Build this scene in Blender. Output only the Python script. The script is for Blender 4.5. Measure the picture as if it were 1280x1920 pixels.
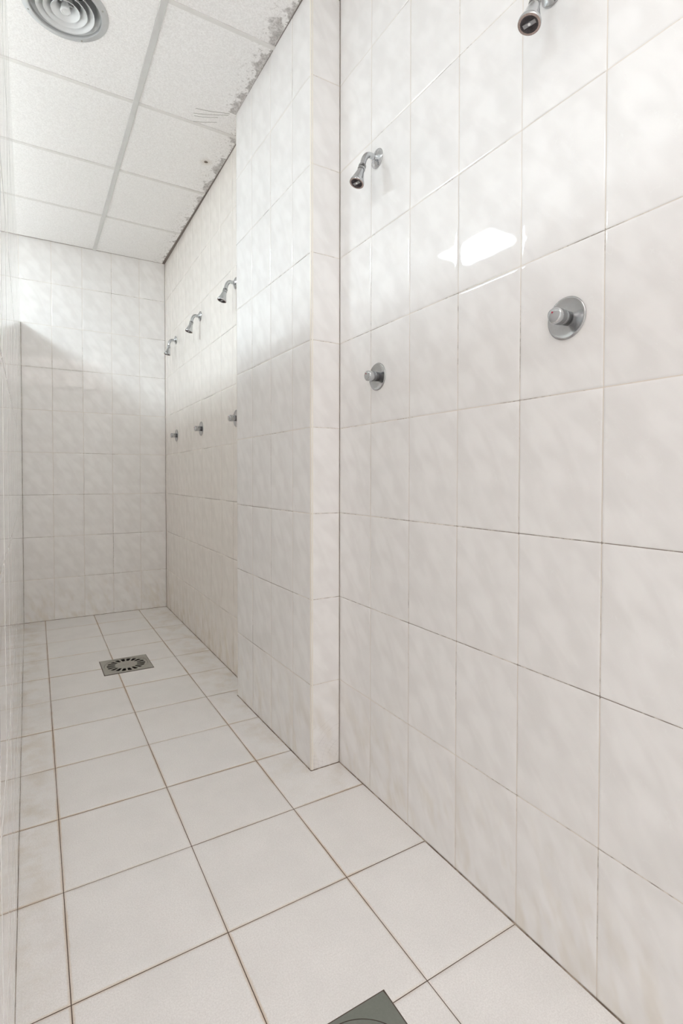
import bpy, bmesh, math, random
from mathutils import Vector, Matrix
random.seed(7)
for o in list(bpy.data.objects): bpy.data.objects.remove(o)
SC = bpy.context.scene
C = bpy.context.scene.collection
PI = math.pi

# ------------------------------------------------------------------ camera
RX, RY, RZ = -0.0203, -0.0009, -0.5295
CAM = (-0.9796, -1.6330, 1.0562)
F, CX, CY = 972.517, 625.856, 914.759
c, s = math.cos, math.sin
Mx = Matrix(((1, 0, 0), (0, c(RX), -s(RX)), (0, s(RX), c(RX))))
My = Matrix(((c(RY), 0, s(RY)), (0, 1, 0), (-s(RY), 0, c(RY))))
Mz = Matrix(((c(RZ), -s(RZ), 0), (s(RZ), c(RZ), 0), (0, 0, 1)))
M = Mz @ Mx @ My
cam = bpy.data.cameras.new('camera'); camo = bpy.data.objects.new('camera', cam); C.objects.link(camo)
r_, f_, u_ = M.col[0], M.col[1], M.col[2]
camo.matrix_world = Matrix(((r_[0], u_[0], -f_[0], CAM[0]), (r_[1], u_[1], -f_[1], CAM[1]),
                            (r_[2], u_[2], -f_[2], CAM[2]), (0, 0, 0, 1)))
cam.sensor_fit = 'AUTO'; cam.sensor_width = 36; cam.lens = F / 1920 * 36
cam.shift_x = (640 - CX) / 1920; cam.shift_y = (CY - 960) / 1920
cam.clip_start = 0.005
SC.camera = camo

# ------------------------------------------------------------------ light / world / exposure
W = bpy.data.worlds.new('world'); SC.world = W; W.use_nodes = True
W.node_tree.nodes['Background'].inputs[0].default_value = (0.9, 0.95, 1, 1)
W.node_tree.nodes['Background'].inputs[1].default_value = 0.6
SC.view_settings.view_transform = 'Standard'; SC.view_settings.look = 'None'
SC.view_settings.gamma = 1; SC.view_settings.use_curve_mapping = False
SC.view_settings.exposure = 0.12
try:
    SC.cycles.max_bounces = 14; SC.cycles.diffuse_bounces = 14; SC.cycles.glossy_bounces = 4
    SC.cycles.use_light_tree = False; SC.cycles.caustics_reflective = False
    SC.cycles.sample_clamp_indirect = 8
except Exception: pass
LAMP_AISLE = 56      # recessed panel over the next aisle (beyond the partition)
FILL_SIDE = 1.0  # unseen panels added past the partition's near end for fill light
FILL_REAR = 1.9       # unseen soft panels added behind the camera as fill light
# cells of the ceiling grid (column from x=-0.546 leftwards, row from y=0.310)
LAMPS = [(-3, 1, LAMP_AISLE), (-3, -3, 15)] + [(a, b, FILL_REAR) for a in (0, -1) for b in (-4, -5, -6, -7)] \
    + [(a, b, FILL_SIDE) for a in (-2, -3) for b in (-6, -7)]

# ------------------------------------------------------------------ dimensions
H = 2.773; ROW = 0.3087; COL = 0.2032
XP = -0.1176; XP2 = -0.1231; Y1 = 0.754       # pillar
XB1, XB2, YB = -0.0481, -0.0285, 2.697        # recessed wall behind the pillar
XL_B, XL_F = -1.028, -1.0090                  # partition face at the back / at y=-2
PART_Y0 = -1.8; PTOP = 7 * ROW
YR = -4.2; XF = -3.4                           # rear and far left walls
GX, GY, GP = -0.5463, 0.310, 0.5989            # ceiling grid

# ------------------------------------------------------------------ node helpers
class NT:
    def __init__(s, name):
        s.m = bpy.data.materials.new(name); s.m.use_nodes = True
        s.t = s.m.node_tree; s.n = s.t.nodes; s.l = s.t.links
        s.b = s.n['Principled BSDF']
    def _in(s, sock, v):
        if isinstance(v, bpy.types.NodeSocket): s.l.new(v, sock)
        else: sock.default_value = v
    def math(s, op, a, b=0.0, c=None, clamp=False):
        n = s.n.new('ShaderNodeMath'); n.operation = op; n.use_clamp = clamp
        s._in(n.inputs[0], a); s._in(n.inputs[1], b)
        if c is not None: s._in(n.inputs[2], c)
        return n.outputs[0]
    def step(s, x, lo, hi):
        n = s.n.new('ShaderNodeMapRange'); n.interpolation_type = 'SMOOTHSTEP'
        s._in(n.inputs[0], x); s._in(n.inputs[1], lo); s._in(n.inputs[2], hi); n.inputs[3].default_value = 0; n.inputs[4].default_value = 1
        return n.outputs[0]
    def obj(s): return s.n.new('ShaderNodeTexCoord').outputs['Object']
    def uv(s, name):
        n = s.n.new('ShaderNodeUVMap'); n.uv_map = name; return n.outputs[0]
    def sep(s, v):
        n = s.n.new('ShaderNodeSeparateXYZ'); s._in(n.inputs[0], v); return n.outputs
    def comb(s, x, y, z=0.0):
        n = s.n.new('ShaderNodeCombineXYZ')
        for i, v in enumerate((x, y, z)): s._in(n.inputs[i], v)
        return n.outputs[0]
    def noise(s, v, scale, detail=3, rough=0.5, dist=0.0):
        n = s.n.new('ShaderNodeTexNoise'); s._in(n.inputs['Vector'], v)
        n.inputs['Scale'].default_value = scale; n.inputs['Detail'].default_value = detail
        n.inputs['Roughness'].default_value = rough; n.inputs['Distortion'].default_value = dist
        return n.outputs['Fac']
    def mix(s, f, a, b):
        n = s.n.new('ShaderNodeMix'); n.data_type = 'RGBA'
        s._in(n.inputs[0], f)
        for i, v in ((6, a), (7, b)):
            s._in(n.inputs[i], v if isinstance(v, bpy.types.NodeSocket) else (*v, 1))
        return n.outputs[2]
    def base(s, v): s._in(s.b.inputs['Base Color'], v if isinstance(v, bpy.types.NodeSocket) else (*v, 1))
    def set(s, **k):
        for a, v in k.items(): s._in(s.b.inputs[a.replace('_', ' ')], v)
    def bump(s, h, strength, dist):
        n = s.n.new('ShaderNodeBump'); s._in(n.inputs['Height'], h)
        n.inputs['Strength'].default_value = strength; n.inputs['Distance'].default_value = dist
        s.l.new(n.outputs[0], s.b.inputs['Normal'])

def simple(name, col, rough=0.5, metal=0.0, noise=0.0, nscale=60):
    n = NT(name)
    if noise:
        f = n.noise(n.obj(), nscale, 4, 0.6)
        n.base(n.mix(f, tuple(x * (1 - noise) for x in col), tuple(min(1, x * (1 + noise)) for x in col)))
    else: n.base(col)
    n.set(Roughness=rough, Metallic=metal)
    return n.m

# glazed wall tile: smoky diagonal brush strokes printed on every tile
def wall_tile_material(name, tint=(1, 1, 1), grime=0.34, wavy=0.08, scratches=False):
    n = NT(name)
    t = n.sep(n.uv('tile')); r = n.sep(n.uv('rnd'))
    A = math.radians(54)
    var = n.math('MULTIPLY', n.math('FLOOR', n.math('MULTIPLY', r[0], 3.0)), 1.7)
    p = n.math('SUBTRACT', n.math('MULTIPLY', t[0], c(A)), n.math('MULTIPLY', t[1], s(A)))
    q = n.math('ADD', n.math('MULTIPLY', t[0], s(A)), n.math('MULTIPLY', t[1], c(A)))
    v = n.comb(n.math('MULTIPLY', p, 0.36), q, var)
    n1 = n.noise(v, 19, 2, 0.45, 0.5); n2 = n.noise(n.comb(t[0], t[1], var), 13, 1, 0.5)
    sm = n.step(n.math('ADD', n.math('MULTIPLY', n1, 0.6), n.math('MULTIPLY', n2, 0.4)), 0.36, 0.64)
    dark = tuple(a * b for a, b in zip((0.862, 0.846, 0.838), tint)); lite = tuple(a * b for a, b in zip((0.932, 0.920, 0.914), tint))
    col = n.mix(sm, dark, lite)
    # hair-fine white veins
    vn = n.noise(n.comb(n.math('MULTIPLY', p, 0.5), q, n.math('ADD', var, 5.0)), 17, 2, 0.6, 1.2)
    vein = n.math('SUBTRACT', 1.0, n.step(n.math('ABSOLUTE', n.math('SUBTRACT', vn, 0.56)), 0.0, 0.008))
    col = n.mix(n.math('MULTIPLY', vein, 0.35), col, (0.93, 0.93, 0.92))
    # each tile is a shade of its own
    col = n.mix(n.math('MULTIPLY', r[1], 0.07), col, (0.70, 0.66, 0.64))
    # soap scum near the floor
    o = n.sep(n.obj())
    low = n.math('SUBTRACT', 1.0, n.step(o[2], 0.0, 0.42))
    g = n.step(n.noise(n.comb(n.math('MULTIPLY', p, 0.35), q, n.math('ADD', o[0], o[1])), 14, 2, 0.6), 0.42, 0.72)
    col = n.mix(n.math('MULTIPLY', n.math('MULTIPLY', low, g), grime), col, (0.67, 0.59, 0.46))
    if scratches:       # curved pencil-thin scratches low on the narrow side of the pillar
        for (px, pz, fr_, zt_, ph) in ((-0.150, -0.10, 82.0, 0.10, 0.0), (0.02, 0.02, 55.0, 0.17, 0.4)):
            ax_ = n.math('SUBTRACT', o[0], px); az = n.math('SUBTRACT', o[2], pz)
            rr = n.math('SQRT', n.math('ADD', n.math('MULTIPLY', ax_, ax_), n.math('MULTIPLY', az, az)))
            rr = n.math('ADD', rr, n.math('MULTIPLY', n.noise(n.obj(), 12, 2, 0.5), 0.02))
            ln = n.math('ABSOLUTE', n.math('SUBTRACT', n.math('FRACT', n.math('MULTIPLY', rr, fr_)), 0.5))
            ln = n.math('SUBTRACT', 1.0, n.step(ln, 0.0, 0.07))
            ln = n.math('MULTIPLY', ln, n.math('SUBTRACT', 1.0, n.step(o[2], zt_ - 0.04, zt_ + 0.03)))
            ln = n.math('MULTIPLY', ln, n.step(n.noise(n.obj(), 25, 2, 0.5), 0.42, 0.6))
            col = n.mix(n.math('MULTIPLY', ln, 0.45), col, (0.50, 0.48, 0.46))
    n.base(col)
    n.set(Roughness=0.035, IOR=1.5)
    if wavy: n.bump(n.noise(n.comb(t[0], t[1], var), 28, 0, 0.4), wavy, 0.0008)
    return n.m

def grout_material():
    n = NT('wall_grout')
    o = n.obj(); z = n.sep(o)[2]
    d = n.math('MULTIPLY', n.math('ABSOLUTE', n.math('SUBTRACT', n.math('FRACT', n.math('ADD', n.math('DIVIDE', z, ROW), 0.5)), 0.5)), ROW)
    hor = n.math('SUBTRACT', 1.0, n.step(d, 0.002, 0.004))
    big = n.noise(o, 3.1, 2, 0.5); fine = n.noise(o, 45, 4, 0.7)
    k = n.math('ADD', n.math('ADD', n.math('MULTIPLY', big, 0.9), n.math('MULTIPLY', fine, 0.5)), n.math('MULTIPLY', hor, n.math('ADD', 0.08, n.math('MULTIPLY', n.math('LESS_THAN', n.math('ABSOLUTE', n.math('SUBTRACT', z, 0.77)), 0.25), 0.10))))
    m = n.math('MULTIPLY', n.step(k, 0.78, 0.95), 0.8)
    n.base(n.mix(m, (0.78, 0.72, 0.65), (0.17, 0.135, 0.115))); n.set(Roughness=0.85)
    return n.m

def floor_tile_material():
    n = NT('floor_tile')
    t = n.sep(n.uv('tile')); r = n.sep(n.uv('rnd')); o = n.obj()
    sp = n.noise(o, 300, 3, 0.75); cl = n.noise(o, 7, 4, 0.6)
    col = n.mix(n.step(sp, 0.35, 0.65), (0.85, 0.840, 0.832), (0.96, 0.952, 0.946))
    col = n.mix(n.math('MULTIPLY', n.step(cl, 0.35, 0.7), 0.30), col, (0.78, 0.775, 0.77))
    col = n.mix(n.math('MULTIPLY', n.step(n.noise(o, 520, 2, 0.5), 0.68, 0.73), 0.45), col, (0.42, 0.38, 0.34))
    col = n.mix(n.math('MULTIPLY', r[1], 0.08), col, (0.66, 0.60, 0.54))
    # rusty halo along the joints: t.z unused, distance from edges kept in uv 'edge'
    e = n.sep(n.uv('edge'))
    d = n.math('MINIMUM', e[0], e[1])
    wob = n.math('MULTIPLY', n.noise(o, 30, 4, 0.7), 0.011)
    halo = n.math('SUBTRACT', 1.0, n.step(d, 0.0, n.math('ADD', wob, 0.001)))
    patch = n.step(n.noise(o, 2.3, 3, 0.6), 0.35, 0.66)
    col = n.mix(n.math('MULTIPLY', halo, n.math('ADD', 0.12, n.math('MULTIPLY', patch, 0.55))), col, (0.60, 0.44, 0.28))
    # yellow deposits along the right hand walls and the partition
    x = n.sep(o)
    near = n.math('MULTIPLY', n.step(x[0], -0.36, -0.04), n.step(x[1], -0.35, 0.1))
    near = n.math('MAXIMUM', near, n.math('MULTIPLY', n.math('SUBTRACT', 1.0, n.step(x[0], -1.02, -0.86)), n.step(x[1], -0.9, 0.0)))
    dep = n.step(n.noise(o, 9, 5, 0.65), 0.40, 0.72)
    col = n.mix(n.math('MULTIPLY', n.math('MULTIPLY', near, dep), 0.42), col, (0.60, 0.50, 0.37))
    n.base(col); n.set(Roughness=0.42, IOR=1.4)
    n.b.inputs['Specular IOR Level'].default_value = 0.35
    n.bump(sp, 0.12, 0.0008)
    return n.m

def ceiling_material():
    n = NT('ceiling_panel')
    o = n.obj(); x = n.sep(o)
    f = n.noise(o, 170, 3, 0.7)
    col = n.mix(n.step(f, 0.3, 0.7), (0.82, 0.80, 0.79), (0.945, 0.932, 0.925))
    col = n.mix(n.math('MULTIPLY', n.step(n.noise(o, 150, 2, 0.4), 0.73, 0.76), 0.55), col, (0.40, 0.36, 0.33))
    # distance from the right hand walls (three runs of wall)
    inP = n.math('MULTIPLY', n.math('GREATER_THAN', x[1], -0.001), n.math('LESS_THAN', x[1], Y1))
    wallx = n.math('ADD', n.math('MULTIPLY', inP, XP + 0.045), n.math('MULTIPLY', n.math('GREATER_THAN', x[1], -0.001), -0.045))
    d = n.math('SUBTRACT', wallx, x[0])
    big = n.noise(o, 9, 3, 0.55); mid = n.noise(o, 55, 4, 0.65)
    fall = n.math('SUBTRACT', 1.0, n.step(x[1], 0.3, 2.6))            # peeling gets narrower down the aisle
    reach = n.math('MULTIPLY', n.step(big, 0.42, 0.72), n.math('ADD', 0.03, n.math('MULTIPLY', fall, 0.06)))
    reach = n.math('ADD', reach, 0.006)
    k = n.math('SUBTRACT', 1.0, n.step(n.math('ADD', d, n.math('MULTIPLY', n.math('SUBTRACT', mid, 0.5), 0.05)), n.math('MULTIPLY', reach, 0.55), reach))
    grey = n.mix(n.step(mid, 0.4, 0.6), (0.36, 0.335, 0.325), (0.52, 0.49, 0.475))
    col = n.mix(n.math('MULTIPLY', k, n.math('ADD', 0.45, n.math('MULTIPLY', n.step(n.noise(o, 130, 3, 0.7), 0.35, 0.6), 0.45))), col, grey)
    spk = n.math('MULTIPLY', n.step(n.noise(o, 95, 2, 0.5), 0.60, 0.66), n.math('SUBTRACT', 1.0, n.step(d, 0.01, 0.13)))
    col = n.mix(n.math('MULTIPLY', spk, 0.6), col, (0.42, 0.38, 0.36))
    line = n.math('SUBTRACT', 1.0, n.step(d, 0.002, 0.007))
    col = n.mix(line, col, (0.20, 0.165, 0.15))
    lineb = n.step(x[1], YB - 0.008, YB - 0.003)
    col = n.mix(n.math('MULTIPLY', lineb, 0.8), col, (0.25, 0.20, 0.18))
    # dark spot left by a leak
    dx = n.math('MULTIPLY', n.math('SUBTRACT', x[0], -0.137), 1.0); dy = n.math('SUBTRACT', x[1], 1.19)
    rr = n.math('SQRT', n.math('ADD', n.math('MULTIPLY', dx, dx), n.math('MULTIPLY', dy, dy)))
    rr2 = n.math('ADD', rr, n.math('MULTIPLY', n.math('SUBTRACT', mid, 0.5), 0.015))
    col = n.mix(n.math('MULTIPLY', n.math('SUBTRACT', 1.0, n.step(rr2, 0.008, 0.045)), 0.35), col, (0.50, 0.42, 0.33))
    col = n.mix(n.math('SUBTRACT', 1.0, n.step(rr2, 0.007, 0.013)), col, (0.16, 0.12, 0.09))
    n.base(col); n.set(Roughness=0.9)
    n.bump(f, 0.35, 0.002)
    return n.m

MAT = {
 'tile': wall_tile_material('wall_tile_glazed'),
 'tile_b': wall_tile_material('wall_tile_glazed_aged', (1.0, 0.968, 0.925), 0.55),
 'tile_p': wall_tile_material('wall_tile_polished', wavy=0.0), 'tile_s': wall_tile_material('wall_tile_scratched', scratches=True),
 'grout': grout_material(), 'floor': floor_tile_material(), 'ceil': ceiling_material(),
 'fgrout': simple('floor_grout', (0.13, 0.09, 0.065), 0.9, 0, 0.5, 12),
 'tee': simple('painted_steel', (0.64, 0.63, 0.62), 0.45, 0, 0.08, 20),
 'tee2': simple('painted_steel_pale', (0.76, 0.74, 0.72), 0.5, 0, 0.10, 14),
 'cream': simple('cream_plastic', (0.86, 0.82, 0.75), 0.35, 0, 0.07, 9),
 'plaster': simple('plain_render', (0.92, 0.915, 0.91), 0.6, 0, 0.04, 5),
 'chrome': simple('chrome', (0.56, 0.575, 0.59), 0.12, 1.0, 0.10, 90),
 'chrome2': simple('chrome_satin', (0.50, 0.505, 0.51), 0.18, 1.0, 0.10, 120),
 'collar': simple('dark_metal_collar', (0.16, 0.16, 0.165), 0.30, 1.0, 0.2, 150),  # dark metal tone for the collar behind the knob
 'dark': simple('dark_rubber', (0.05, 0.045, 0.045), 0.6),
 'rust': simple('limescaled_rim', (0.42, 0.33, 0.30), 0.7, 0.2, 0.6, 400),
 'noz': simple('nozzle_plastic', (0.09, 0.08, 0.085), 0.5, 0, 0.5, 300),
 'bar': simple('nozzle_bar', (0.32, 0.32, 0.33), 0.4, 0.6, 0.3, 300),
 'red': simple('red_mark', (0.45, 0.05, 0.08), 0.5),
 'steel': simple('dull_steel', (0.43, 0.42, 0.38), 0.55, 0.35, 0.12, 200),
 'steel2': simple('dull_steel_green', (0.225, 0.24, 0.215), 0.6, 0.25, 0.10, 200),
 'edge': simple('steel_edge_dark', (0.10, 0.075, 0.06), 0.8),
 'pit': simple('drain_pit', (0.06, 0.05, 0.045), 0.8),
 'vent': simple('vent_aluminium', (0.56, 0.565, 0.57), 0.38, 0.35, 0.06, 60),
 'ventw': simple('vent_aluminium_bright', (0.76, 0.765, 0.77), 0.30, 0.12, 0.04, 60),
 'duct': simple('duct_inside', (0.10, 0.095, 0.09), 0.8, 0.2, 0.5, 90),
 'wire': simple('dark_strand', (0.22, 0.19, 0.17), 0.8),
}
def emis(name, col, st):
    n = NT(name); n.base((0.8, 0.8, 0.8)); n.b.inputs['Emission Color'].default_value = (*col, 1)
    n.b.inputs['Emission Strength'].default_value = st; return n.m

# ------------------------------------------------------------------ object helpers
def link_mesh(name, verts, faces, mat, parent=None, smooth=False, uvs=None):
    me = bpy.data.meshes.new(name); me.from_pydata(verts, [], faces)
    mats = mat if isinstance(mat, (list, tuple)) else [mat]
    for m in mats: me.materials.append(m)
    if smooth: me.polygons.foreach_set('use_smooth', [True] * len(me.polygons))
    me.update()
    o = bpy.data.objects.new(name, me); C.objects.link(o); o.parent = parent
    return o
def bmobj(name, bm, mat, parent=None, smooth=False, fix=True):
    if fix: bmesh.ops.recalc_face_normals(bm, faces=bm.faces)
    me = bpy.data.meshes.new(name); bm.to_mesh(me); bm.free()
    for m in (mat if isinstance(mat, (list, tuple)) else [mat]): me.materials.append(m)
    if smooth:
        me.polygons.foreach_set('use_smooth', [True] * len(me.polygons))
    o = bpy.data.objects.new(name, me); C.objects.link(o); o.parent = parent
    return o
def smooth_angle(o, deg=35):
    me = o.data; bm = bmesh.new(); bm.from_mesh(me)
    for f in bm.faces: f.smooth = True
    for e in bm.edges:
        if len(e.link_faces) == 2 and e.calc_face_angle(0) > math.radians(deg): e.smooth = False
    bm.to_mesh(me); bm.free(); return o
def structure(o): o['kind'] = 'structure'; return o
def thing(name, label, cat, loc, group=None, mat=None):
    o = bpy.data.objects.new(name, None); C.objects.link(o)
    o.empty_display_size = 0.05
    if mat is not None: o.matrix_world = mat
    else: o.location = loc
    o['label'] = label; o['category'] = cat
    if group: o['group'] = group
    return o
def box(bm, x0, y0, z0, x1, y1, z1, mi=0):
    v = [bm.verts.new(p) for p in ((x0, y0, z0), (x1, y0, z0), (x1, y1, z0), (x0, y1, z0), (x0, y0, z1), (x1, y0, z1), (x1, y1, z1), (x0, y1, z1))]
    for q in ((0, 3, 2, 1), (4, 5, 6, 7), (0, 1, 5, 4), (1, 2, 6, 5), (2, 3, 7, 6), (3, 0, 4, 7)):
        f = bm.faces.new([v[i] for i in q]); f.material_index = mi
def lathe(bm, prof, frame=None, seg=48, mi=0, cap0=False, cap1=False, rfun=None):
    """prof = [(radius, height)], turned round local Z, placed by frame (Matrix)"""
    frame = frame or Matrix(); rings = []
    for (r, h) in prof:
        ring = []
        for i in range(seg):
            a = 2 * PI * i / seg; rr = r * (rfun(a, h) if rfun else 1)
            ring.append(bm.verts.new(frame @ Vector((rr * c(a), rr * s(a), h))))
        rings.append(ring)
    for a, b in zip(rings, rings[1:]):
        for i in range(seg):
            f = bm.faces.new((a[i], a[(i + 1) % seg], b[(i + 1) % seg], b[i])); f.material_index = mi
    if cap0: bm.faces.new(rings[0][::-1]).material_index = mi
    if cap1: bm.faces.new(rings[-1]).material_index = mi
def frame_at(p, d):
    d = Vector(d).normalized(); q = Vector((0, 0, 1)).rotation_difference(d)
    return Matrix.Translation(Vector(p)) @ q.to_matrix().to_4x4()
def tube(bm, pts, rad, seg=20, caps=True):
    pts = [Vector(p) for p in pts]; rings = []
    up = None
    for i, p in enumerate(pts):
        d = (pts[min(i + 1, len(pts) - 1)] - pts[max(i - 1, 0)]).normalized()
        if up is None: up = Vector((0, 1, 0)) if abs(d.y) < 0.9 else Vector((1, 0, 0))
        a = (up - d * up.dot(d)).normalized(); b = d.cross(a); up = a
        rr = rad[i] if isinstance(rad, (list, tuple)) else rad
        rings.append([bm.verts.new(p + a * rr * c(2 * PI * k / seg) + b * rr * s(2 * PI * k / seg)) for k in range(seg)])
    for a, b in zip(rings, rings[1:]):
        for k in range(seg): bm.faces.new((a[k], a[(k + 1) % seg], b[(k + 1) % seg], b[k]))
    if caps: bm.faces.new(rings[0][::-1]); bm.faces.new(rings[-1])

# ------------------------------------------------------------------ tiled surfaces
def tiles(name, origin, du, dv, ujoints, vjoints, mats, gap=0.0019, pillow=True, back=None, tilt=0.0012, rng=None,
          place=None, parent=None, holes=None, sink=0.0013, full=None):
    """tiles with rounded edges over a grout bed; ujoints / vjoints are joint positions along du / dv.
       normal = du x dv.  uv 'tile' = metres from the centre of an uncut tile, 'rnd' = random per tile, 'edge' = distance to edge"""
    rng = rng or random.Random(name)
    o_ = Vector(origin); U = Vector(du).normalized(); V = Vector(dv).normalized(); N = U.cross(V)
    verts = []; faces = []; uvt = []; uvr = []; uve = []; mi = []
    prof = [0.0, 0.0014, 0.0045, 0.011, 0.020]
    hs = {0: -0.0011, 1: -0.00045, 2: -0.00014, 3: -0.00003, 4: 0}
    if not pillow: prof = [0.0, 0.0012, 0.012]; hs = {0: -0.0009, 1: -0.0001, 2: 0}
    fu, fv = full
    for i in range(len(ujoints) - 1):
        for j in range(len(vjoints) - 1):
            u0, u1 = ujoints[i] + gap / 2, ujoints[i + 1] - gap / 2; v0, v1 = vjoints[j] + gap / 2, vjoints[j + 1] - gap / 2
            if u1 - u0 < 0.004 or v1 - v0 < 0.004: continue
            def ax(a, b):
                L = b - a; pr = [p for p in prof if p < L / 2 - 0.001]
                pos = [(a + p, hs[k]) for k, p in enumerate(pr)] + [((a + b) / 2, 0)] + [(b - p, hs[k]) for k, p in reversed(list(enumerate(pr)))]
                return pos
            pu, pv = ax(u0, u1), ax(v0, v1)
            ta, tb, dz = rng.uniform(-tilt, tilt), rng.uniform(-tilt, tilt), rng.uniform(-0.0002, 0.0002)
            ra, rb = rng.random(), rng.random()
            # where the tile centre is (cut tiles keep the print)
            ucn = u1 - fu / 2 if i == 0 else u0 + fu / 2
            vcn = v0 + fv / 2
            um, vm = (u0 + u1) / 2, (v0 + v1) / 2
            b0 = len(verts); nu, nv = len(pu), len(pv)
            tt = []
            for (u, hu) in pu:
                for (v, hv) in pv:
                    h = min(hu, hv) if (hu == 0 or hv == 0) else -math.hypot(hu, hv)
                    h += dz + ta * (u - um) + tb * (v - vm)
                    p2 = place(u, v) if place else (u, v)
                    verts.append(tuple(o_ + U * p2[0] + V * p2[1] + N * h))
                    tt.append(((u - ucn, v - vcn), (min(u - u0, u1 - u), min(v - v0, v1 - v))))
            for a in range(nu - 1):
                for b in range(nv - 1):
                    q = (a * nv + b, (a + 1) * nv + b, (a + 1) * nv + b + 1, a * nv + b + 1)
                    faces.append(tuple(b0 + k for k in q)); mi.append(0)
                    for k in q: uvt.append(tt[k][0]); uve.append(tt[k][1]); uvr.append((ra, rb))
    # grout bed
    b0 = len(verts); u0, u1, v0, v1 = ujoints[0], ujoints[-1], vjoints[0], vjoints[-1]
    for (u, v) in ((u0, v0), (u1, v0), (u1, v1), (u0, v1)):
        p2 = place(u, v) if place else (u, v)
        verts.append(tuple(o_ + U * p2[0] + V * p2[1] - N * sink))
    faces.append((b0, b0 + 1, b0 + 2, b0 + 3)); mi.append(1)
    for k in range(4): uvt.append((0, 0)); uve.append((0, 0)); uvr.append((0, 0))
    me = bpy.data.meshes.new(name); me.from_pydata(verts, [], faces)
    for m in mats: me.materials.append(m)
    me.polygons.foreach_set('material_index', mi)
    me.polygons.foreach_set('use_smooth', [m == 0 for m in mi])
    for nm, dat in (('tile', uvt), ('rnd', uvr), ('edge', uve)):
        l = me.uv_layers.new(name=nm); flat = [x for p in dat for x in p]; l.data.foreach_set('uv', flat)
    me.update()
    if holes:
        bm = bmesh.new(); bm.from_mesh(me)
        for (x0, x1, y0, y1) in holes:
            for co, no in (((x0, 0, 0), (1, 0, 0)), ((x1, 0, 0), (1, 0, 0)), ((0, y0, 0), (0, 1, 0)), ((0, y1, 0), (0, 1, 0))):
                g = [f for f in bm.faces if any(x0 - 0.4 < v.co.x < x1 + 0.4 and y0 - 0.4 < v.co.y < y1 + 0.4 for v in f.verts) or len(f.verts) and f.calc_area() > 1]
                gg = set(g)
                for f in g: gg.update(f.edges); gg.update(f.verts)
                bmesh.ops.bisect_plane(bm, geom=list(gg), plane_co=co, plane_no=no)
            dl = [f for f in bm.faces if x0 < f.calc_center_median().x < x1 and y0 < f.calc_center_median().y < y1]
            bmesh.ops.delete(bm, geom=dl, context='FACES')
        bm.to_mesh(me); bm.free()
    o = bpy.data.objects.new(name, me); C.objects.link(o); o.parent = parent
    return o

def joints(start, end, first, step):
    js = [start]; x = first
    while x < end - 0.006:
        if x > start + 0.006: js.append(x)
        x += step
    return js + [end]
VJ = [k * ROW for k in range(9)] + [H + 0.004]
VJP = [k * ROW for k in range(8)]
WG = [MAT['tile'], MAT['grout']]; WB = [MAT['tile_b'], MAT['grout']]
FULL = (COL, ROW)

# right hand wall (near run): u runs towards the camera
structure(tiles('wall_right', (0, 0, 0), (0, -1, 0), (0, 0, 1), joints(0, -YR, 0.1999, COL), VJ, WG, full=FULL))
# pillar: near side, front, far side
pl = tiles('wall_pillar', (XP, 0, 0), (1, 0, 0), (0, 0, 1), [0, -XP], VJ, [MAT['tile_s'], MAT['grout']], full=FULL)
d = Vector((XP - XP2, -Y1, 0)); L = d.length
us = sorted([L - (y / Y1) * L for y in (0.1513, 0.3545, 0.5577)])
pf = tiles('wall_pillar_front', (XP2, Y1, 0), d, (0, 0, 1), [0] + us + [L - 0.004], VJ, WG, full=FULL)
pb = tiles('wall_pillar_far', (XB1, Y1, 0), (-1, 0, 0), (0, 0, 1), [0, XB1 - XP2], VJ, WG, full=FULL)
for o in (pl, pf, pb): structure(o)
# recessed wall beyond the pillar
d = Vector((XB1 - XB2, Y1 - YB, 0)); L = d.length
us = sorted(L - (y - Y1) for y in [0.831 + COL * k for k in range(10)] if y < YB - 0.006)
structure(tiles('wall_right_far', (XB2, YB, 0), d, (0, 0, 1), [0] + us + [L], VJ, WB, full=FULL))
# back wall, runs on behind the partition into the next aisle
yb = lambda x: YB + 0.0069 * x / -1.028
d = Vector((XB2 - XF, yb(XB2) - yb(XF), 0)); L = d.length
us = [(-0.8337 + k * COL) - XF for k in range(-7, 4)]
structure(tiles('wall_back', (XF, yb(XF), 0), d, (0, 0, 1), [0] + [u for u in us if 0.006 < u < L - 0.012] + [L], VJ, WG, full=FULL))
# partition between the two shower aisles, seven tiles high
part = bpy.data.objects.new('wall_left', None); C.objects.link(part); structure(part)
p0 = Vector((XL_F + (PART_Y0 + 2) * (XL_B - XL_F) / 4.7, PART_Y0, 0)); p1 = Vector((XL_B, YB + 0.006, 0))
d = p1 - p0; L = d.length; n_ = Vector((-d.y, d.x, 0)).normalized()
js = joints(0, L, 0.08, COL)
tiles('tiled_face', p0, d, (0, 0, 1), js, VJP, [MAT['tile_p'], MAT['grout']], full=FULL, parent=part, tilt=0.0006)
tiles('tiled_face', p1 + n_ * 0.11, -d, (0, 0, 1), js, VJP, WG, full=FULL, parent=part)
tiles('end_face', p0 + n_ * 0.11, -n_, (0, 0, 1), [0, 0.11], VJP, WG, full=FULL, parent=part)
bm = bmesh.new()
q0, q1, q2, q3 = p0 + n_ * .0015 , p1 + n_ * .0015, p1 + n_ * 0.1085, p0 + n_ * 0.1085
z0, z1 = PTOP - 0.004, PTOP + 0.006
vs = [bm.verts.new((q.x, q.y, z)) for z in (z0, z1) for q in (q0, q1, q2, q3)]
for q in ((0, 1, 2, 3), (4, 5, 6, 7), (0, 1, 5, 4), (1, 2, 6, 5), (2, 3, 7, 6), (3, 0, 4, 7)): bm.faces.new([vs[i] for i in q])
bmobj('top_edge', bm, MAT['grout'], part)
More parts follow.
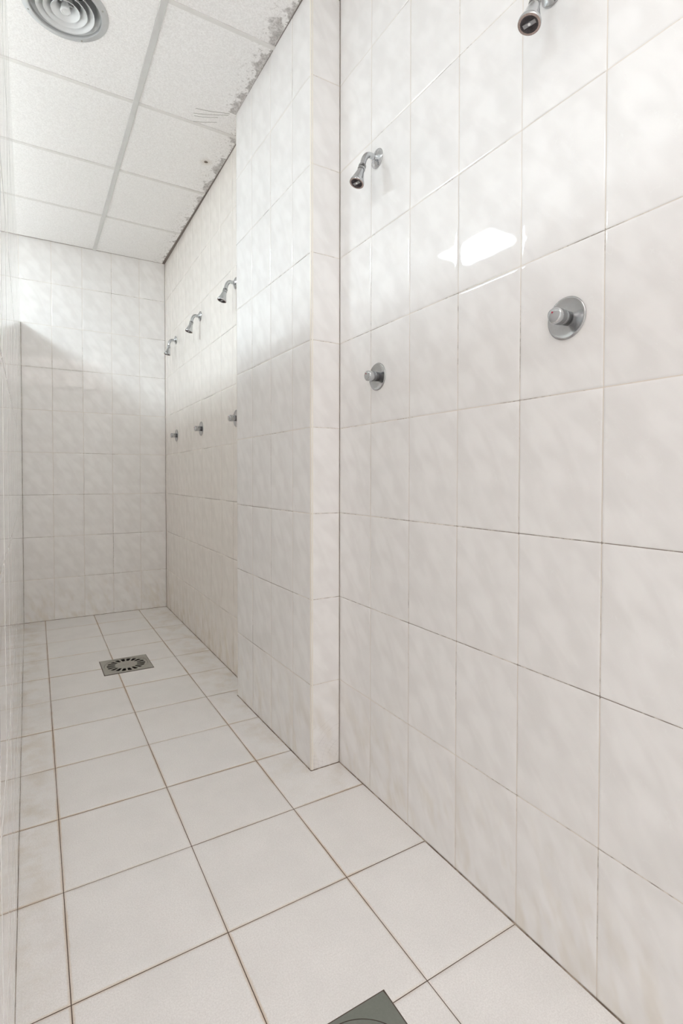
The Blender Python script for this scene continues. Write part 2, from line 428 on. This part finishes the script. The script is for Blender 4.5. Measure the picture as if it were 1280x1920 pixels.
# walls outside the picture that close the room
bm = bmesh.new(); box(bm, XF - 0.1, YR - 0.1, 0, XF, YB + 0.1, H); structure(bmobj('wall_left_outer', bm, MAT['plaster']))
bm = bmesh.new(); box(bm, XF - 0.1, YR - 0.1, 0, 0.1, YR, H); structure(bmobj('wall_rear', bm, MAT['plaster']))
# solid cores behind the tiling
bm = bmesh.new()
box(bm, 0.004, YR - 0.1, -0.06, 0.12, 0.004, H + 0.06); box(bm, XP + 0.008, 0.004, -0.06, 0.12, Y1 - 0.004, H + 0.06)
box(bm, XB1 + 0.024, Y1 - 0.004, -0.06, 0.12, YB + 0.1, H + 0.06); box(bm, XF - 0.1, YB + 0.03, -0.06, 0.12, YB + 0.12, H + 0.06)
structure(bmobj('wall_core', bm, MAT['plaster']))
# cream corner bead on the pillar
bm = bmesh.new()
R = 0.0085; cx_, cy_ = XP + 0.0075, 0.0075
ring = [(cx_ + R * c(a), cy_ + R * s(a)) for a in [math.radians(180 + 90 * k / 8) for k in range(9)]] + [(cx_, cy_)]
pts = []
for z in (0.0, H): pts.append([bm.verts.new((x, y, z)) for x, y in ring])
for k in range(len(ring)): bm.faces.new((pts[0][k], pts[0][(k + 1) % len(ring)], pts[1][(k + 1) % len(ring)], pts[1][k]))
bm.faces.new(pts[0]); bm.faces.new(pts[1])
structure(smooth_angle(bmobj('trim_1', bm, MAT['cream'])))

# grimy joints where floor, walls and corners meet
GR = NT('grimy_sealant'); gf = GR.noise(GR.obj(), 14, 4, 0.7)
GR.base(GR.mix(GR.step(gf, 0.42, 0.62), (0.16, 0.12, 0.09), (0.46, 0.39, 0.32))); GR.set(Roughness=0.8)
def seal(k, a, b, d1, d2, w=0.0022):
    a, b, d1, d2 = Vector(a), Vector(b), Vector(d1), Vector(d2); bm = bmesh.new()
    A_ = [bm.verts.new(a + o) for o in (Vector(), d1 * w, d2 * w)]; B_ = [bm.verts.new(b + o) for o in (Vector(), d1 * w, d2 * w)]
    for i in range(3): bm.faces.new((A_[i], A_[(i + 1) % 3], B_[(i + 1) % 3], B_[i]))
    bm.faces.new(A_); bm.faces.new(B_); structure(bmobj('trim_%d' % k, bm, GR.m))
UPV = (0, 0, 1)
seal(2, (0, YR, 0), (0, 0, 0), (-1, 0, 0), UPV); seal(3, (XP, 0, 0), (0, 0, 0), (0, -1, 0), UPV)
seal(4, (XP, 0, 0), (XP2, Y1, 0), (-1, 0, 0), UPV); seal(5, (XB1, Y1, 0), (XB2, YB, 0), (-1, 0, 0), UPV)
seal(6, (-1.03, YB + 0.0065, 0), (XB2, YB, 0), (0, -1, 0), UPV); seal(7, p0, p1, (1, 0, 0), UPV, 0.001)
seal(8, (0, 0, 0), (0, 0, H), (-1, 0, 0), (0, -1, 0), 0.0008); seal(9, (XB2, YB, 0), (XB2, YB, H), (-1, 0, 0), (0, -1, 0), 0.0011)
seal(10, (XL_B, YB + 0.006, 0), (XL_B, YB + 0.006, PTOP), (1, 0, 0), (0, -1, 0), 0.0014)

# ------------------------------------------------------------------ floor
T = 0.3255; TY = 0.3249; FR = -0.0077
def fplace(u, v):       # the floor grid is laid a little out of square with the walls
    i = (v - 0) / TY; j = -u / T
    return (-0.2602 + u - FR * (i - 4) * T, -0.8106 + v + FR * j * T)
DR = [(-0.523, 1.462, 0.1265, 0.1225), (-0.488, -0.906, 0.1265, 0.1245)]
fu = [k * T for k in range(-10, 2)]; fv = [k * TY for k in range(-13, 12)]
fl = tiles('floor', (0, 0, 0), (1, 0, 0), (0, 1, 0), fu, fv, [MAT['floor'], MAT['fgrout']], gap=0.0019, pillow=False, tilt=0.0006,
           place=fplace, full=(T, TY), sink=0.0012,
           holes=[(x - a, x + a, y - b, y + b) for (x, y, a, b) in DR])
structure(fl)

# ------------------------------------------------------------------ ceiling
xs = [0.0, GX] + [GX - 0.6 * k for k in range(1, 5)] + [XF]
ys = [YR] + [GY + GP * k for k in range(-7, 4)] + [YB + 0.01]
xs = sorted(set(round(x, 4) for x in xs if x >= XF)); ys = sorted(y for y in ys if y >= YR)
VENT = (-0.852, 0.534, 0.1455)
bm = bmesh.new(); lampcells = []
for i in range(len(xs) - 1):
    for j in range(len(ys) - 1):
        x0, x1, y0, y1 = xs[i], xs[i + 1], ys[j], ys[j + 1]
        lit = None
        for (a, b, st) in LAMPS:
            cxl = GX + 0.6 * (a + .5); cyl = GY + GP * (b + .5)
            if x0 < cxl < x1 and y0 < cyl < y1: lit = (x0, x1, y0, y1, st)
        if lit: lampcells.append(lit); continue
        if x0 < VENT[0] < x1 and y0 < VENT[1] < y1:
            ang = [2 * PI * k / 64 for k in range(64)]
            ang += [math.atan2(yy - VENT[1], xx - VENT[0]) % (2 * PI) for xx in (x0, x1) for yy in (y0, y1)]
            ang = sorted(ang); inn, out = [], []
            for a in ang:
                ca, sa = c(a), s(a)
                t = min([(x1 - VENT[0]) / ca if ca > 1e-9 else 9, (x0 - VENT[0]) / ca if ca < -1e-9 else 9,
                         (y1 - VENT[1]) / sa if sa > 1e-9 else 9, (y0 - VENT[1]) / sa if sa < -1e-9 else 9])
                inn.append(bm.verts.new((VENT[0] + 0.128 * ca, VENT[1] + 0.128 * sa, H)))
                out.append(bm.verts.new((VENT[0] + t * ca, VENT[1] + t * sa, H)))
            for k in range(len(ang)):
                k2 = (k + 1) % len(ang); bm.faces.new((inn[k], inn[k2], out[k2], out[k]))
            continue
        v = [bm.verts.new(p) for p in ((x0, y0, H), (x0, y1, H), (x1, y1, H), (x1, y0, H))]; bm.faces.new(v)
for f in bm.faces:
    f.normal_update()
    if f.normal.z > 0: f.normal_flip()
ceil = structure(bmobj('ceiling', bm, MAT['ceil'], fix=False))
bm = bmesh.new(); box(bm, XF - 0.1, YR - 0.1, H + 0.3, 0.12, YB + 0.12, H + 0.4); structure(bmobj('ceiling_slab', bm, MAT['plaster']))
def tee(name, x0, y0, x1, y1, mat, w=0.012, zb=0.0035):
    bm = bmesh.new()
    if x0 == x1: box(bm, x0 - w, y0, H - zb, x0 + w, y1, H + 0.0005)
    else: box(bm, x0, y0 - w, H - zb, x1, y0 + w, H + 0.0005)
    bmesh.ops.bevel(bm, geom=bm.edges[:], offset=0.0006, segments=1, affect='EDGES')
    return bmobj(name, bm, mat, ceil)
for x in xs[1:-1]: tee('main_runner', x, YR, x, YB, MAT['tee'], 0.012, 0.005)
for y in ys[1:-1]: tee('cross_tee', XF, y, (XP if 0 < y < Y1 else (XB1 if y > Y1 else 0)) - 0.002, y, MAT['tee2'], 0.0100, 0.003)
# recessed light panels; those behind the camera are added for fill
for k, (x0, x1, y0, y1, st) in enumerate(lampcells):
    where = ['second row beyond the partition, far end', 'beyond the partition, beside the near showers'][0]
    lp = thing('ceiling_light', '', 'light', ((x0 + x1) / 2, (y0 + y1) / 2, H), None if (x1 < -1.5 and y0 > -2) else 'added fill light panels')
    hx, hy = (x1 - x0) / 2, (y1 - y0) / 2
    bm = bmesh.new()
    for a, b, e, g in ((-hx + .011, -hy + .011, hx - .011, -hy + .03), (-hx + .011, hy - .03, hx - .011, hy - .011), (-hx + .011, -hy + .03, -hx + .03, hy - .03), (hx - .03, -hy + .03, hx - .011, hy - .03)):
        box(bm, a, b, -0.004, e, g, 0.05)
    bmobj('frame', bm, MAT['tee'], lp)
    bm = bmesh.new(); box(bm, -hx + .03, -hy + .03, 0.0, hx - .03, hy - .03, 0.02)
    bmobj('diffuser', bm, emis('lamp_diffuser', (0.81, 0.945, 1.0) if y0 > -2 and x1 < -1.5 else (1.0, 0.90, 0.855), st), lp)
    lp['label'] = ('square recessed light panel over the next aisle, closest to the back wall' if y0 > 1.6 else
                   'square recessed light panel over the next aisle, mirrored in the right wall tiles' if y0 > 0 else
                   'square recessed light panel over the next aisle near the camera' if (x1 < -1.5 and y0 > -2) else
                   'unseen square light panel added behind the camera for fill')

# ------------------------------------------------------------------ air vent
vt = thing('ceiling_vent', 'round metal air vent with concentric rings in the ceiling panel', 'vent', (VENT[0], VENT[1], H))
bm = bmesh.new()
lathe(bm, [(0.1455, 0.0), (0.1450, -0.003), (0.1425, -0.0055), (0.1250, -0.0095), (0.1215, -0.009), (0.1190, -0.005), (0.118, 0.002)], seg=96)
smooth_angle(bmobj('flange', bm, MAT['vent'], vt))
bm = bmesh.new()
lathe(bm, [(0.118, 0.0), (0.108, 0.016), (0.104, 0.028), (0.103, 0.12)], seg=96); 
smooth_angle(bmobj('neck', bm, MAT['ventw'], vt))
for r0 in (0.0965, 0.0720, 0.0475):
    bm = bmesh.new()
    lathe(bm, [(r0, -0.012), (r0 + 0.001, -0.010), (r0 - 0.010, 0.001), (r0 - 0.019, 0.013), (r0 - 0.0205, 0.022), (r0 - 0.0215, 0.022), (r0 - 0.0200, 0.012), (r0 - 0.011, 0.000), (r0 - 0.0005, -0.0115), (r0, -0.012)], seg=80)
    smooth_angle(bmobj('ring', bm, MAT['ventw'], vt))
bm = bmesh.new(); lathe(bm, [(0.012, 0.018), (0.0150, 0.0), (0.0175, -0.009), (0.0165, -0.0130), (0.013, -0.0140), (0.0115, -0.0125), (0.005, -0.0122)], seg=40, cap1=True)
smooth_angle(bmobj('centre_button', bm, MAT['ventw'], vt))
bm = bmesh.new()
for a in (0.35, 0.35 + PI / 2):
    m = Matrix.Rotation(a, 4, 'Z'); b2 = bmesh.new(); box(b2, -0.104, -0.004, 0.018, 0.104, 0.004, 0.022); b2.transform(m)
    me = bpy.data.meshes.new('t'); b2.to_mesh(me); b2.free(); bm.from_mesh(me); bpy.data.meshes.remove(me)
bmobj('crossbar', bm, MAT['vent'], vt)
bm = bmesh.new(); lathe(bm, [(0.128, 0.0), (0.128, 0.12)], seg=48); 
lathe(bm, [(0.13, 0.12), (0.001, 0.12)], seg=48)
bmobj('duct', bm, MAT['duct'], vt)
for a in (152, 62, -28, -118):
    a = math.radians(a); bm = bmesh.new()
    lathe(bm, [(0.0036, -0.0065), (0.0034, -0.0085), (0.002, -0.0095)], Matrix.Translation((0.1335 * c(a), 0.1335 * s(a), 0)), seg=14, cap1=True)
    bmobj('screw', bm, MAT['steel'], vt)

# ------------------------------------------------------------------ floor drains
def drain(x, y, hx, hy, label, steel, rot=0):
    dr = thing('floor_drain', label, 'drain', (x, y, 0), 'square floor drains')
    zt = 0.0022
    def polar(r_in, rects, name, mat, n=96, skip=None, thick=0.003):
        pass
    # square frame with a round opening
    bm = bmesh.new(); ang = sorted([2 * PI * k / 96 for k in range(96)] + [math.atan2(b, a) % (2 * PI) for a in (-hx, hx) for b in (-hy, hy)])
    R0 = 0.1135; rt, ot, ib, ob = [], [], [], []
    cr = 0.004
    for a in ang:
        ca, sa = c(a), s(a); t = min(hx / abs(ca) if abs(ca) > 1e-9 else 9, hy / abs(sa) if abs(sa) > 1e-9 else 9)
        if abs(abs(ca * t) - hx) < 1e-6 and abs(abs(sa * t) - hy) < 1e-6: t *= 0.988
        rt.append(bm.verts.new((R0 * ca, R0 * sa, zt))); ot.append(bm.verts.new((t * ca, t * sa, zt)))
        ib.append(bm.verts.new((R0 * ca, R0 * sa, zt - 0.004))); ob.append(bm.verts.new((t * ca, t * sa, -0.004)))
    n = len(ang)
    for k in range(n):
        q = (k + 1) % n
        bm.faces.new((rt[k], ot[k], ot[q], rt[q])); bm.faces.new((ot[k], ob[k], ob[q], ot[q])).material_index = 1
        bm.faces.new((ib[k], rt[k], rt[q], ib[q])).material_index = 1
    bmobj('frame', bm, [steel, MAT['edge']], dr)
    # round grate with radial slots
    bm = bmesh.new(); NS = 18; sub = 10; NN = NS * sub
    rr = [0.0125, 0.030, 0.058, 0.0605, 0.0985, 0.101, 0.1122]
    V = []
    for r in rr: V.append([bm.verts.new((r * c(2 * PI * k / NN + rot), r * s(2 * PI * k / NN + rot), zt - 0.0003)) for k in range(NN)])
    for ri in range(len(rr) - 1):
        for k in range(NN):
            ph = k % sub
            if ri == 3 and 2 <= ph <= 8: continue
            if ri in (2, 4) and 3 <= ph <= 7: continue
            bm.faces.new((V[ri][k], V[ri + 1][k], V[ri + 1][(k + 1) % NN], V[ri][(k + 1) % NN]))
    g = bmesh.ops.extrude_face_region(bm, geom=bm.faces[:])
    bmesh.ops.translate(bm, verts=[e for e in g['geom'] if isinstance(e, bmesh.types.BMVert)], vec=(0, 0, -0.003))
    bmobj('grate', bm, [steel], dr)
    bm = bmesh.new(); lathe(bm, [(0.016, zt - 0.0003), (0.0135, zt + 0.0012), (0.005, zt + 0.0014), (0.004, zt - 0.0005)], seg=32, cap1=True)
    smooth_angle(bmobj('centre_screw', bm, [MAT['steel'] if steel is MAT['steel'] else steel], dr))
    bm = bmesh.new(); a, b = hx, hy
    zz = -0.07
    v = [bm.verts.new(p) for p in ((-a, -b, -0.0005), (a, -b, -0.0005), (a, b, -0.0005), (-a, b, -0.0005), (-a * .8, -b * .8, zz), (a * .8, -b * .8, zz), (a * .8, b * .8, zz), (-a * .8, b * .8, zz))]
    for q in ((0, 1, 5, 4), (1, 2, 6, 5), (2, 3, 7, 6), (3, 0, 4, 7), (4, 5, 6, 7)): bm.faces.new([v[i] for i in q])
    e_ = 0.0034; b2 = bmesh.new()
    for q in ((-a - e_, -b - e_, a + e_, -b + .001), (-a - e_, b - .001, a + e_, b + e_), (-a - e_, -b, -a + .001, b), (a - .001, -b, a + e_, b)):
        box(b2, q[0], q[1], -0.004, q[2], q[3], 0.0004)
    bmobj('grimy_joint', b2, MAT['edge'], dr)
    bmobj('sump', bm, MAT['pit'], dr, fix=False)
    return dr
drain(DR[0][0], DR[0][1], DR[0][2] - .0022, DR[0][3] - .0022, 'small grey slotted square floor drain far down the aisle', MAT['steel'], 0.05)
drain(DR[1][0], DR[1][1], DR[1][2] - .0022, DR[1][3] - .0022, 'dark green-grey square floor drain at the bottom edge, nearest the camera', MAT['steel2'])

# ------------------------------------------------------------------ shower heads (local: +X out of the wall, Z up)
def make_shower(label):
    t = thing('wall_shower', label, 'shower head', (0, 0, 0), 'wall shower heads')
    X = (1, 0, 0)
    bm = bmesh.new()
    lathe(bm, [(0.0300, 0.0), (0.0302, 0.0015), (0.0285, 0.0040), (0.0220, 0.0075), (0.0150, 0.0100), (0.0120, 0.0130), (0.0112, 0.0150), (0.0095, 0.0155)], frame_at((0, 0, 0), X), seg=56)
    smooth_angle(bmobj('escutcheon', bm, MAT['chrome'], t), 50)
    bm = bmesh.new()
    P0, P1, P2 = Vector((0.024, 0, 0.0005)), Vector((0.050, 0, 0.004)), Vector((0.0565, 0, -0.043))
    pts = [Vector((0.004, 0, 0)), Vector((0.014, 0, 0))] + [P0 * (1 - k) ** 2 + P1 * 2 * k * (1 - k) + P2 * k * k for k in [i / 14 for i in range(15)]]
    tube(bm, pts, 0.0092, 24)
    smooth_angle(bmobj('arm', bm, MAT['chrome'], t), 50)
    dv = Vector((0.0195, 0, -0.0600)).normalized(); q = Vector((0.0560, 0, -0.040)); fr = frame_at(q, dv)
    bm = bmesh.new(); kn = lambda a, h: 1 + 0.035 * (1 if int(a / (2 * PI) * 96 + .5) % 2 else -1)
    lathe(bm, [(0.0095, -0.001), (0.0116, 0.0005), (0.0118, 0.008)], fr, seg=96, rfun=kn, cap0=True)
    lathe(bm, [(0.0105, 0.008), (0.0105, 0.0100), (0.0122, 0.0102), (0.0122, 0.0165), (0.0105, 0.0172)], fr, seg=48, cap1=True)
    smooth_angle(bmobj('swivel_collar', bm, MAT['chrome2'], t), 25)
    bm = bmesh.new()
    lathe(bm, [(0.0100, 0.0165), (0.0112, 0.0185), (0.0125, 0.026), (0.0160, 0.040), (0.0205, 0.055), (0.0228, 0.060), (0.0236, 0.0625), (0.0235, 0.0665), (0.0230, 0.0678), (0.0227, 0.0674), (0.0225, 0.0640)], fr, seg=64)
    head = smooth_angle(bmobj('head', bm, MAT['chrome'], t), 50)
    bm = bmesh.new(); NR = 44
    lathe(bm, [(0.0226, 0.0640), (0.0224, 0.0672), (0.0178, 0.0677)], fr, seg=NR * 2, rfun=lambda a, h: 1 + (0.05 if (int(a / (2 * PI) * NR * 2 + .5) % 2 and h > 0.0671) else 0))
    bmobj('scaled_rim', bm, MAT['rust'], head)
    bm = bmesh.new(); lathe(bm, [(0.0180, 0.0668), (0.0110, 0.0640), (0.001, 0.0636)], fr, seg=48)
    for k in range(NR):
        a = 2 * PI * k / NR; m = fr @ Matrix.Rotation(a, 4, 'Z'); b2 = bmesh.new(); box(b2, 0.0085, -0.00028, 0.0636, 0.0175, 0.00028, 0.0670); b2.transform(m)
        me = bpy.data.meshes.new('t'); b2.to_mesh(me); b2.free(); bm.from_mesh(me); bpy.data.meshes.remove(me)
    noz = bmobj('nozzle', bm, MAT['noz'], head)
    b2 = bmesh.new(); box(b2, -0.0135, -0.0042, 0.0640, 0.0135, 0.0042, 0.0672); b2.transform(fr @ Matrix.Rotation(math.radians(78), 4, 'Z'))
    bmobj('nozzle_bar', b2, MAT['bar'], head)
    bm = bmesh.new(); lathe(bm, [(0.0030, 0.0668), (0.0028, 0.0682), (0.0012, 0.0686)], fr, seg=16, cap1=True)
    bmobj('nozzle_screw', bm, MAT['ventw'], head)
    return t
def make_valve(label):
    t = thing('shower_valve', label, 'shower valve', (0, 0, 0), 'wall shower valves')
    X = (1, 0, 0); fr = frame_at((0, 0, 0), X)
    bm = bmesh.new()
    lathe(bm, [(0.0445, 0.0), (0.0448, 0.0016), (0.0435, 0.0032), (0.0412, 0.0038), (0.0400, 0.0030), (0.0200, 0.0040), (0.0165, 0.0045)], fr, seg=72, cap1=True)
    smooth_angle(bmobj('wall_plate', bm, MAT['chrome2'], t), 50)
    bm = bmesh.new(); lathe(bm, [(0.0150, 0.004), (0.0152, 0.011), (0.0145, 0.012), (0.0130, 0.0125), (0.0130, 0.019)], fr, seg=48, cap1=True)
    smooth_angle(bmobj('collar', bm, MAT['collar'], t), 40)
    bm = bmesh.new(); lathe(bm, [(0.0150, 0.012), (0.0158, 0.0125), (0.0158, 0.0165), (0.0150, 0.017)], fr, seg=48)
    smooth_angle(bmobj('collar_ring', bm, MAT['chrome'], t), 40)
    bm = bmesh.new()
    lob = lambda a, h: 1 + 0.05 * c(3 * a + 0.5) * min(1, max(0, (h - 0.018) / 0.02))
    lathe(bm, [(0.0140, 0.0165), (0.0162, 0.0180), (0.0166, 0.0240), (0.0166, 0.0360), (0.0160, 0.0405), (0.0140, 0.0430), (0.0080, 0.0442), (0.0010, 0.0446)], fr, seg=60, cap0=True, cap1=True, rfun=lob)
    kb = smooth_angle(bmobj('knob', bm, MAT['chrome'], t), 50)
    bm = bmesh.new(); lathe(bm, [(0.0022, 0.0438), (0.0020, 0.0449), (0.0008, 0.0450)], frame_at((0, -0.002, 0.006), X), seg=14, cap1=True)
    d = bmobj('hot_mark', bm, MAT['red'], kb); d['label'] = 'small red hot-water mark'
    bm = bmesh.new(); lathe(bm, [(0.0032, 0.003), (0.0032, 0.0052), (0.0026, 0.0058), (0.0015, 0.0050)], frame_at((0, -0.0275, 0.004), X), seg=18, cap1=True)
    smooth_angle(bmobj('plate_screw', bm, MAT['steel'], t), 30)
    return t
def dup(root, label):
    r = root.copy(); C.objects.link(r); r['label'] = label
    for ch in list(root.children):
        k = ch.copy(); C.objects.link(k); k.parent = r
        for g in list(ch.children):
            e = g.copy(); C.objects.link(e); e.parent = k
    return r
# local +X points out of the wall, i.e. world -X: turn by 180 degrees (then local -Y faces world +Y)
def put(o, x, y, z, tilt=0, yaw=0, roll=0):
    o.rotation_mode = 'XYZ'; o.location = (x, y, z)
    o.rotation_euler = (roll, tilt, PI + yaw)
xw = lambda y: XB1 + (XB2 - XB1) * (y - Y1) / (YB - Y1) - 0.0003
SH = [('chrome shower head on the near wall, cut by the top edge of the photo', 0, -0.891, 2.101),
      ('chrome shower head on the near wall beside the pillar', 0, -0.236, 2.088),
      ('chrome shower head beyond the pillar, half hidden by its edge', None, 0.972, 2.066),
      ('chrome shower head on the far wall run, middle one beyond the pillar', None, 1.652, 2.076),
      ('smallest chrome shower head, deepest in the room by the back wall', None, 2.318, 2.076)]
sh0 = None
for k, (lb, x, y, z) in enumerate(SH):
    o = make_shower(lb) if k == 0 else dup(sh0, lb)
    if k == 0: sh0 = o
    put(o, xw(y) if x is None else x, y, z, [0.0, -0.03, 0.0, 0.03, 0.11][k], 0)
VA = [('large round chrome shower valve on the near wall, rightmost in the photo', 0, -0.930, 1.392),
      ('round chrome shower valve on the near wall beside the pillar', 0, -0.240, 1.384),
      ('round chrome shower valve cut off by the pillar edge', None, 0.968, 1.364),
      ('round chrome shower valve under the middle far shower head', None, 1.640, 1.364),
      ('smallest chrome shower valve, deepest in the room by the back wall', None, 2.312, 1.368)]
v0 = None
for k, (lb, x, y, z) in enumerate(VA):
    o = make_valve(lb) if k == 0 else dup(v0, lb)
    if k == 0: v0 = o
    put(o, xw(y) if x is None else x, y, z)

# ------------------------------------------------------------------ dark strands on the ceiling by the pillar
ST = [((-0.300, 0.805), (-0.150, 0.762)), ((-0.300, 0.842), (-0.152, 0.775)), ((-0.292, 0.858), (-0.190, 0.815)), ((-0.300, 0.905), (-0.185, 0.850))]
LB = ['thin dark strand on the ceiling by the pillar corner, nearest the camera', 'thin dark strand on the ceiling by the pillar, second of four',
      'short dark strand on the ceiling by the pillar, third of four', 'lone dark strand closest to the ceiling bar by the pillar']
for (a, b), lb in zip(ST, LB):
    bm = bmesh.new(); pts = []
    for k in range(9):
        t = k / 8; pts.append((a[0] + (b[0] - a[0]) * t, a[1] + (b[1] - a[1]) * t + 0.002 * s(5 * t), H - 0.0012 - 0.0015 * s(PI * t)))
    tube(bm, pts, 0.0006, 6); o = bmobj('ceiling_strand', bm, MAT['wire']); o['label'] = lb; o['category'] = 'strand'; o['group'] = 'strands fanning from the pillar corner'
